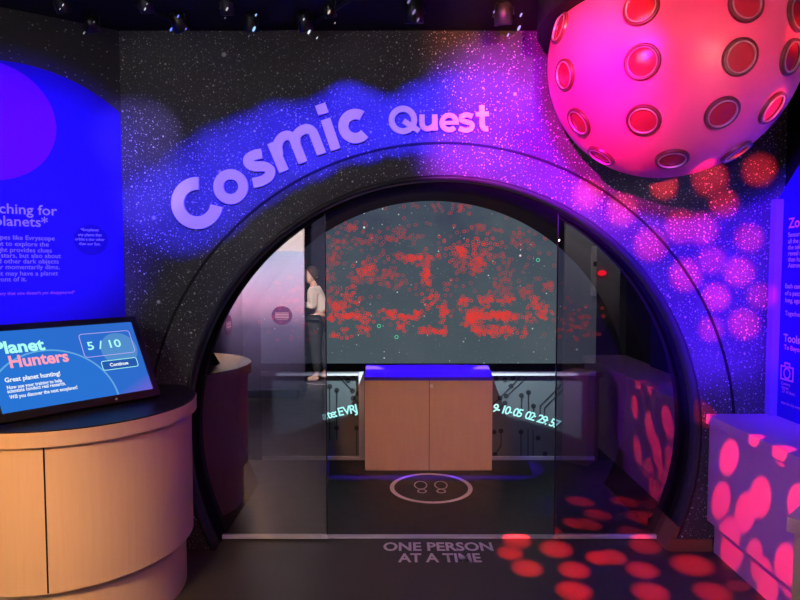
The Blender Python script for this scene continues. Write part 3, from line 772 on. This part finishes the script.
# ================================================================ WHAT THE GLASS REFLECTS (beside and behind the camera)
YV = 2 * YG
def refl(px, py, Yr): p = onY(px, py, YV - Yr); return V((p.x, Yr, p.z))   # real point seen mirrored at this pixel
xa = refl(304.5, 350, -.55).x; xb = refl(243, 350, -.55).x
pt = thing('banner_wall', 'tall cream partition with a hazy blue sky print, reflected in left glass door', 'partition', V(((xa + xb) / 2, -.6, 0)))
def sky_print():
    m = mat('sky_print', (.7, .7, .7), .8); t = NT(m.node_tree); b = m.node_tree.nodes['Principled BSDF']
    v, sp = xz(t); n = noise(t, v, 2.5, 5)
    z = t.math('ADD', sp.outputs[2], t.math('MULTIPLY', t.math('SUBTRACT', n, .5), .12))
    cr = t.n('ShaderNodeValToRGB'); t.l(t.mr(z, 0.2, 2.4), cr.inputs[0]); e = cr.color_ramp.elements
    e[0].position = 0; e[0].color = (.05, .04, .09, 1); e[1].position = 1; e[1].color = (.80, .74, .66, 1)
    for p_, c_ in ((.30, (.10, .08, .16)), (.45, (.42, .25, .38)), (.62, (.44, .42, .58)), (.73, (.38, .46, .62)), (.735, (.74, .70, .66))):
        q_ = e.new(p_); q_.color = (*c_, 1)
    t.l(cr.outputs[0], b.inputs['Base Color']); return m
SP = sky_print()
link('partition_board', BX(xb, xa, -.62, -.55, 0, 2.75), SP, pt)
lg = mat('logo_violet', (.10, .02, .10), .7)
def round_logo(c, ax, n, parent, rx=.13, rz=.118):
    bm = bmesh.new(); prism(bm, [c + ax * rx * math.cos(2 * PI * k / 32) + Z_ * rz * math.sin(2 * PI * k / 32) for k in range(32)], n * .003)
    o = link('round_emblem', bm, lg, parent)
    bm = bmesh.new()
    for zz, w_, h_ in ((.035, .085, .008), (.012, .085, .026), (-.022, .085, .026), (-.05, .07, .006)):
        a_ = [c + n * .0035 + ax * sx * w_ + Z_ * (zz + sz * h_ / 2) for sx, sz in ((-1, -1), (1, -1), (1, 1), (-1, 1))]
        prism(bm, a_, n * .001)
    link('emblem_bars', bm, mat('emblem_ink', (.35, .18, .26), .7), o)
round_logo(refl(282, 315.5, -.549), X_, V((0, 1, 0)), pt)
# side partition running towards the portal
pa = V((xb, -.55, 0)); pb = V((-2.02, .62, 0))
st = thing('side_partition', 'narrow blue-violet partition with round emblem, leftmost in the left glass reflection', 'partition', pa)
dd = (pb - pa).normalized(); nn = V((dd.y, -dd.x, 0))
link('partition_board', prism(bmesh.new(), [pa, pb, pb + Z_ * 2.7, pa + Z_ * 2.7], -nn * .05), SP, st)
lc = pa + dd * .55; lc.z = refl(232.5, 325, 0).z
round_logo(lc + nn * .001, dd, nn, st)
tag(link('orange_board', BX(-2.3, -2.03, .66, .70, 0, 1.55), M['orange']), 'orange board past the side partition, mirrored at left doorway edge', 'board')
# bench line below the banner
tag(link('low_bench', BX(xb + .05, xa - .06, -.545, -.40, 0, .10, bev=.01), M['navy']), 'low dark bench along the foot of the cream partition', 'bench')
# grey service wall at the right, with white post and red lamp
sw = thing('service_wall', 'grey wall board with slim white sensor post and glowing red lamp, mirrored in right glass door', 'board', V((2.4, -.59, 0)))
link('board', BX(2.06, 2.75, -.62, -.56, 0, 2.6), M['grey_wall'], sw)
pp = refl(594.5, 270, -.5)
po = link('sensor_post', BX(pp.x - .025, pp.x + .025, -.5595, -.5, refl(594, 296, -.5).z, refl(594, 246, -.5).z), M['cream'], sw)
q_ = refl(595, 264, -.495); link('sensor', BX(q_.x - .018, q_.x + .018, -.499, -.490, q_.z - .03, q_.z + .03), M['black'], po)
q_ = refl(603, 273, -.5); bm = bmesh.new(); bmesh.ops.create_uvsphere(bm, u_segments=16, v_segments=10, radius=1)
bmesh.ops.transform(bm, matrix=Matrix.Translation(q_ - Y_ * .03) @ Matrix.Diagonal((.055, .03, .035, 1)), verts=bm.verts)
link('red_lamp', bm, emis('red_lamp_glow', (1, .01, .03), 2.5), sw, True)

# person reflected in the left door
YPn = -1.6
def rp_(px, z): return V((refl(px, 300, YPn).x, YPn, z))
def skin_obj(name, verts, edges, radii, m, parent, root=0, sub=2):
    me = bpy.data.meshes.new(name); me.from_pydata([tuple(v) for v in verts], edges, []); me.materials.append(m)
    o = bpy.data.objects.new(name, me); C.objects.link(o)
    if parent: o.parent = parent; o.matrix_parent_inverse = Matrix.Translation(-parent.location) if parent.type == 'EMPTY' else Matrix()
    o.modifiers.new('skin', 'SKIN'); ly = me.skin_vertices[0] if me.skin_vertices else None
    for i, r in enumerate(radii):
        ly.data[i].radius = r if isinstance(r, tuple) else (r, r); ly.data[i].use_root = (i == root)
    s = o.modifiers.new('sub', 'SUBSURF'); s.levels = sub; s.render_levels = sub
    o.modifiers['skin'].use_smooth_shade = True
    return o
bx = rp_(318, 0).x
ps = thing('person', 'person in pale top and dark trousers standing on a ring, mirrored in left glass door', 'person', V((bx, YPn, 0)))
def b(x, y, z): return V((bx + x, YPn + y, z))
vs = [b(0, 0, .90), b(-.01, 0, 1.10), b(-.04, 0, 1.28), b(-.06, 0, 1.36), b(-.085, .0, 1.45),
      b(-.03, .10, .86), b(-.03, .11, .48), b(.0, .11, .09), b(-.10, .12, .035),
      b(.04, -.10, .86), b(.05, -.11, .48), b(.10, -.11, .09), b(.0, -.11, .035),
      b(-.05, .17, 1.29), b(-.03, .22, 1.06), b(-.20, .16, 1.12), b(-.27, .13, 1.15),
      b(-.05, -.17, 1.29), b(-.03, -.22, 1.06), b(-.20, -.16, 1.08), b(-.27, -.13, 1.10)]
ed = [(0, 1), (1, 2), (2, 3), (3, 4), (0, 5), (5, 6), (6, 7), (7, 8), (0, 9), (9, 10), (10, 11), (11, 12), (2, 13), (13, 14), (14, 15), (15, 16), (2, 17), (17, 18), (18, 19), (19, 20)]
rr = [(.11, .14), (.10, .125), (.10, .14), .05, .045, .085, .06, .038, .035, .085, .06, .038, .035, .055, .042, .034, .028, .055, .042, .034, .028]
body_o = skin_obj('body', vs, ed, rr, M['skin'], ps)
# head with face
hb = bmesh.new(); bmesh.ops.create_uvsphere(hb, u_segments=24, v_segments=18, radius=1)
hc = b(-.10, 0, 1.50)
bmesh.ops.transform(hb, matrix=Matrix.Translation(hc) @ Matrix.Diagonal((.098, .076, .115, 1)), verts=hb.verts)
for v in hb.verts:
    if v.co.z < hc.z - .03 and v.co.x > hc.x: v.co.x -= .02
    dy, dz = v.co.y - hc.y, v.co.z - (hc.z - .012)
    if v.co.x < hc.x - .07 and abs(dy) < .02 and abs(dz) < .03: v.co.x -= .022
link('head', hb, M['skin'], body_o, True)
for sy in (-1, 1):
    eb = bmesh.new(); bmesh.ops.create_icosphere(eb, subdivisions=1, radius=.011, matrix=Matrix.Translation(hc + V((-.086, sy * .03, .012))))
    link('eye', eb, M['hair'], body_o)
hb = bmesh.new(); bmesh.ops.create_uvsphere(hb, u_segments=24, v_segments=18, radius=1)
bmesh.ops.transform(hb, matrix=Matrix.Translation(hc + V((.022, 0, .022))) @ Matrix.Diagonal((.105, .088, .118, 1)), verts=hb.verts)
bmesh.ops.bisect_plane(hb, geom=hb.verts[:] + hb.edges[:] + hb.faces[:], plane_co=hc + V((-.005, 0, .03)), plane_no=V((-.75, 0, -.55)), clear_outer=True)
link('hair', hb, M['hair'], body_o, True)
# hands
for sy, (hx, hy, hz) in ((1, (-.29, .125, 1.155)), (-1, (-.29, -.125, 1.105))):
    P = [b(hx + .03, hy, hz), b(hx - .02, hy, hz)]; e = [(0, 1)]; r_ = [(.026, .016), (.03, .016)]
    for k in range(4):
        i = len(P); oy = (k - 1.5) * .017
        P += [b(hx - .045, hy + oy, hz - .004), b(hx - .068, hy + oy - sy * .006, hz - .016), b(hx - .075, hy + oy - sy * .012, hz - .034)]
        e += [(1, i), (i, i + 1), (i + 1, i + 2)]; r_ += [.009, .008, .007]
    i = len(P); P += [b(hx + .0, hy - sy * .03, hz + .006), b(hx - .028, hy - sy * .042, hz + .002)]; e += [(0, i), (i, i + 1)]; r_ += [.011, .009]
    skin_obj('hand', P, e, r_, M['skin'], body_o, sub=1)
skin_obj('shirt', [b(0, 0, .93), vs[1], vs[2], b(-.055, 0, 1.34), vs[13], vs[14], b(-.15, .172, 1.11), vs[17], vs[18], b(-.15, -.172, 1.075)],
         [(0, 1), (1, 2), (2, 3), (2, 4), (4, 5), (5, 6), (2, 7), (7, 8), (8, 9)], [(.15, .18), (.135, .16), (.125, .165), .065, .075, .062, .055, .075, .062, .055], M['shirt'], body_o)
skin_obj('trousers', [b(0, 0, .94), b(-.03, .10, .84), b(-.03, .11, .48), b(.0, .11, .12), b(.04, -.10, .84), b(.05, -.11, .48), b(.10, -.11, .12)],
         [(0, 1), (1, 2), (2, 3), (0, 4), (4, 5), (5, 6)], [(.13, .16), .11, .08, .06, .11, .08, .06], M['trousers'], body_o)
for x, y in ((0, .11), (.10, -.11)):
    skin_obj('shoe', [b(x + .03, y, .05), b(x - .06, y, .045), b(x - .15, y, .035)], [(0, 1), (1, 2)], [.046, .046, .032], M['shoe'], body_o, sub=1)
floor_ring(V((bx + .08, YPn, 0)), .32, .026, 'white floor ring under the reflected person', False)

# ================================================================ LIGHT
def gobo(name, loc, energy, colour, lobes, neg=(), extra=None):
    """a projector or an added fill at loc; lobes = [(target, inner radius m, outer radius m, weight)] as soft discs around each target"""
    l = bpy.data.lights.new(name, 'POINT'); l.energy = energy; l.color = colour; l.shadow_soft_size = .004
    l.use_nodes = True; nt = l.node_tree; t = NT(nt); em = nt.nodes['Emission']
    tc = t.n('ShaderNodeTexCoord'); loc = V(loc)
    nrm = tc.outputs['Normal']
    def lobe(tg, ri, ro, w, inv=False):
        d = V(tg) - loc; D = d.length; d.normalize()
        vm = t.n('ShaderNodeVectorMath', operation='DOT_PRODUCT'); t.l(nrm, vm.inputs[0]); vm.inputs[1].default_value = d * SIGN
        return t.mr(vm.outputs['Value'], math.cos(math.atan(ro / D)), math.cos(math.atan(ri / D)), 0 if not inv else 1, w if not inv else 1 - w, True)
    tot = None
    for q in lobes:
        o = lobe(*q); tot = o if tot is None else t.math('MAXIMUM', tot, o)
    for q in neg: tot = t.math('MULTIPLY', tot, lobe(*q, inv=True))  # discs of shade cut into the beam
    if extra: tot = extra(t, nrm, tot, loc)
    t.l(tot, em.inputs['Strength'])
    o = bpy.data.objects.new(name, l); C.objects.link(o); o.location = loc; return o
SIGN = 1.0
def w(px, py, r, soft=.35, wt=1.0, Y=YW):
    k = Y / F; return (onY(px, py, Y), r * k * (1 - soft), r * k * (1 + soft), wt)
def ws(px, py, r, soft=.35, wt=.42): return w(px, py, r * .92, min(.65, soft + .1), (wt if wt < .42 else .42) * .62)
def fl(px, py, r=.085, wt=1.0): return (onZ(px, py, 0), r * .40, r * 1.15, wt)
def ct(px, py, r=.07, wt=1.0): return (onX(px, py, XF + .008), r * .8, r * 1.15, wt)

# red spots
red = [ws(759, 170, 13, .6), ws(710, 179, 14, .6), ws(664, 186, 11, .6), ws(724, 204, 12, .5), ws(681, 227, 14, .5), ws(702, 229, 14, .5), ws(749, 238, 12, .5), ws(651, 244, 14, .55), ws(622, 210, 13, .6), ws(588, 194, 13, .6),
       ws(712, 260, 12, .5, .3), ws(739, 272, 13, .5), ws(686, 275, 14, .5), ws(716, 297, 12, .5), ws(760, 296, 11, .5, .3), ws(744, 324, 13, .5), ws(711, 329, 11, .5, .25)]
red_c = [ct(706, 417, .06), ct(729, 457, .075), ct(721, 500, .075), ct(745, 512, .075), ct(760, 497, .075), ct(728, 540, .09), ct(754, 556, .06, .8), ct(762, 578, .07), ct(785, 565, .07), ct(797, 502, .06), ct(783, 452, .05), ct(757, 440, .04), ct(782, 415, .03), ct(741,590,.05)]
red_f = [fl(517, 541), fl(510, 553, .075), fl(527, 568), fl(556, 549, .095), fl(574, 570), fl(574, 591, .09), fl(599, 558, .075), fl(612, 557, .08, .9), fl(645, 546, .09, .6), fl(642, 570, .085, .8), fl(692, 565, .11, .9), fl(650, 592, .09, .8), fl(712, 592, .09, .7), fl(530, 600, .06, .0)]
gobo('red_spot_projector', (1.15, .8, 1.93), 7800, (1, .03, .03), red)
gobo('red_floor_projector', (.45, 1.75, 2.6), 3600, (1, .02, .02), red_f)
gobo('red_counter_projector', (.15, 2.0, 2.15), 800, (1, .02, .05), red_c)
# weaker red spots that fall on the planet
gobo('planet_spot_projector', (2.0, 1.7, 2.0), 150, (1, .10, .06), [w(778, 25, 11, .4, 1, 2.7), w(770, 55, 12, .4, 1, 2.7), w(745, 103, 15, .4, 1, 2.6), w(730, 18, 14, .6, .6, 2.6)])
# blue on the letters
pth = [(185, 205, 42), (205, 190, 44), (228, 172, 42), (252, 160, 40), (280, 146, 38), (308, 140, 34), (335, 128, 32), (348, 112, 26), (362, 125, 32), (395, 125, 27), (425, 118, 32), (455, 115, 38), (485, 118, 40), (160, 205, 34)]
gobo('blue_title_projector', (-.3, .9, 2.6), 2700, (.03, .016, 1), [w(x, y, r * .97, .36) for x, y, r in pth])
gobo('blue_wash_projector', (.25, .8, 2.5), 5000, (.08, .003, 1), [w(640, 300, 150, .35, .6), w(730, 330, 120, .35, .75), w(560, 170, 90, .6, .6), w(500, 130, 60, .7, .45), w(700, 240, 80, .5, .75)], neg=[(V((1.8, 2.5, .6)), .72, .9, .985), (SC, .56, .63, .97), (V((.4, YR, .6)), 1.15, 1.4, .97)])
gobo('violet_counter_fill', (.1, 1.7, 1.25), 62, (.42, .03, 1), [ct(760, 500, .75, 1), w(700, 480, 60, .5, .7)])  # added low fill that gives the counter its violet
gobo('blue_panel_projector', (.6, 1.2, 2.3), 1300, (.04, .0, 1), [(V((XP, 2.8, 1.65)), .55, .9, 1.0)], neg=[(SC, .58, .66, .97)])
gobo('blue_disc_projector', (-.7, 1.0, 2.3), 1250, (.07, .022, 1), [(lw(13, 200), .40, .84, 1.0)])
gobo('mural_haze_fill', (-.6, 1.2, 2.4), 520, (.30, .22, 1), [w(138, 140, 32, .55, .8), w(150, 190, 28, .7, .4)])  # added fill brightening a milky patch of the mural
# magenta and orange
gobo('magenta_projector', (.1, 1.2, 2.35), 2500, (1, .0, .62), [w(590, 130, 75, .75, .45), w(540, 110, 60, .8, .42), w(520, 165, 60, .8, .25)], neg=[(SC, .50, .60, .5)])
gobo('planet_wash', (1.7, .5, 1.9), 60, (1, .85, .8), [(SC, .6, .9, 1.0)])
gobo('planet_rose_lamp', (.9, .9, 2.2), 70, (1, .01, .16), [(SC + V((-.2, 0, 0)), .10, .95, 1.0)])
gobo('orange_projector', (.6, 1.0, 2.6), 900, (1, .20, .07), [w(515, 42, 55, .8, .5), w(560, 55, 50, .8, .4), w(475, 172, 35, .9, .2)])
# warm lamp on the curved counter
gobo('warm_counter_lamp', (-1.75, .7, 1.75), 175, (1, .52, .17), [(V((-1.85, 2.4, .5)), .30, 1.0, 1.0)], neg=[(onZ(-25, 500, .45) * 1, .13, .14, .35)])  # neg disc puts a round dark shadow into the beam
gobo('rose_counter_lamp', (-.2, 1.3, 1.9), 24, (1, .12, .25), [(V((-1.5, 2.7, .5)), .75, 1.2, 1.0)])
gobo('warm_floor_fill', (-1.2, .5, 2.6), 120, (1, .66, .38), [(V((-.9, 2.3, 0)), .5, 1.2, 1.0)])  # added overhead fill for the brown floor area, no fixture
# added fills for the cabinet front and the threshold, sources unseen
gobo('cabinet_front_fill', (.35, .6, 2.5), 330, (1, .40, .24), [(V((.22, 4.66, .35)), .62, .72, 1.0)])
gobo('threshold_fill', (.1, .6, 2.6), 130, (1, .62, .85), [(V((.2, 3.35, 0)), .45, .85, 1.0)])
gobo('cabinet_top_lamp', (.2, 4.84, 2.05), 420, (.06, .0, 1), [(V((x_, 4.80, .77)),   .15, .215, 1.0) for x_ in (-.14, .04, .22, .40, .58)])
gobo('tunnel_blue_lamp', (.9, 2.6, 2.2), 40, (.05, .02, 1), [(V((-1.15, 3.6, .3)), .1, .35, 1.0)])
# picture spill on the circuit panels: everything above a curved edge
def curve_mask(t, nrm, tot, loc):
    sp = t.n('ShaderNodeSeparateXYZ'); t.l(nrm, sp.inputs[0]); dy = YR - .014 - loc.y
    k = t.math('DIVIDE', dy, sp.outputs[1])
    x = t.math('ADD', t.math('MULTIPLY', sp.outputs[0], k), loc.x - .225)
    z = t.math('ADD', t.math('MULTIPLY', sp.outputs[2], k), loc.z)
    zz = t.math('SUBTRACT', z, .462 - 3.2)
    d = t.math('SQRT', t.math('ADD', t.math('POWER', x, 2), t.math('POWER', zz, 2)))
    m1 = t.mr(d, 3.2 - .025, 3.2 - .012, .05, 1)
    m2 = t.math('MULTIPLY', t.mr(t.math('ABSOLUTE', x), 1.30, 1.27), t.mr(t.math('ABSOLUTE', x), .44, .47)); m3 = t.math('MULTIPLY', t.mr(z, .695, .687), t.mr(z, -.1, -.05))
    f = t.math('MULTIPLY', t.math('MULTIPLY', m1, m2), m3)
    return t.math('MULTIPLY', f, t.math('GREATER_THAN', sp.outputs[1], 0.1))
gobo('picture_projector', (.225, 4.45, 2.06), 620, (.72, .92, 1), [((.2, YR, .6), 1.5, 1.6, 1.0)], extra=curve_mask)
# dim general fill, an added area light without a fixture
def area(name, loc, rot, sx, sy, e, col):
    l = bpy.data.lights.new(name, 'AREA'); l.shape = 'RECTANGLE'; l.size = sx; l.size_y = sy; l.energy = e; l.color = col
    o = bpy.data.objects.new(name, l); C.objects.link(o); o.location = loc; o.rotation_euler = rot; return o
area('ambient_fill', (0, .3, 2.85), (math.radians(28), 0, 0), 2.6, 1.0, 21, (.96, 1, .95))
gobo('banner_fill', (-1.0, 1.0, 2.7), 1150, (1, .92, .90), [(V((-1.7, -.55, 1.9)), .9, 1.5, 1.0)])  # added fill that brightens the mirrored partition
gobo('person_fill', (-.6, .3, 2.6), 110, (1, .75, .72), [(V((-1.2, -1.6, 1.0)), .8, 1.2, 1.0)])  # added fill for the mirrored person
gobo('grey_wall_fill', (1.8, .6, 2.7), 60, (.95, 1, .95), [(V((2.3, -.55, 2.2)), .5, .9, 1.0)])  # added fill for the upper part of the grey board
wd = bpy.data.worlds.new('world'); S.world = wd; wd.use_nodes = True
wd.node_tree.nodes['Background'].inputs[0].default_value = (.01, .01, .012, 1)
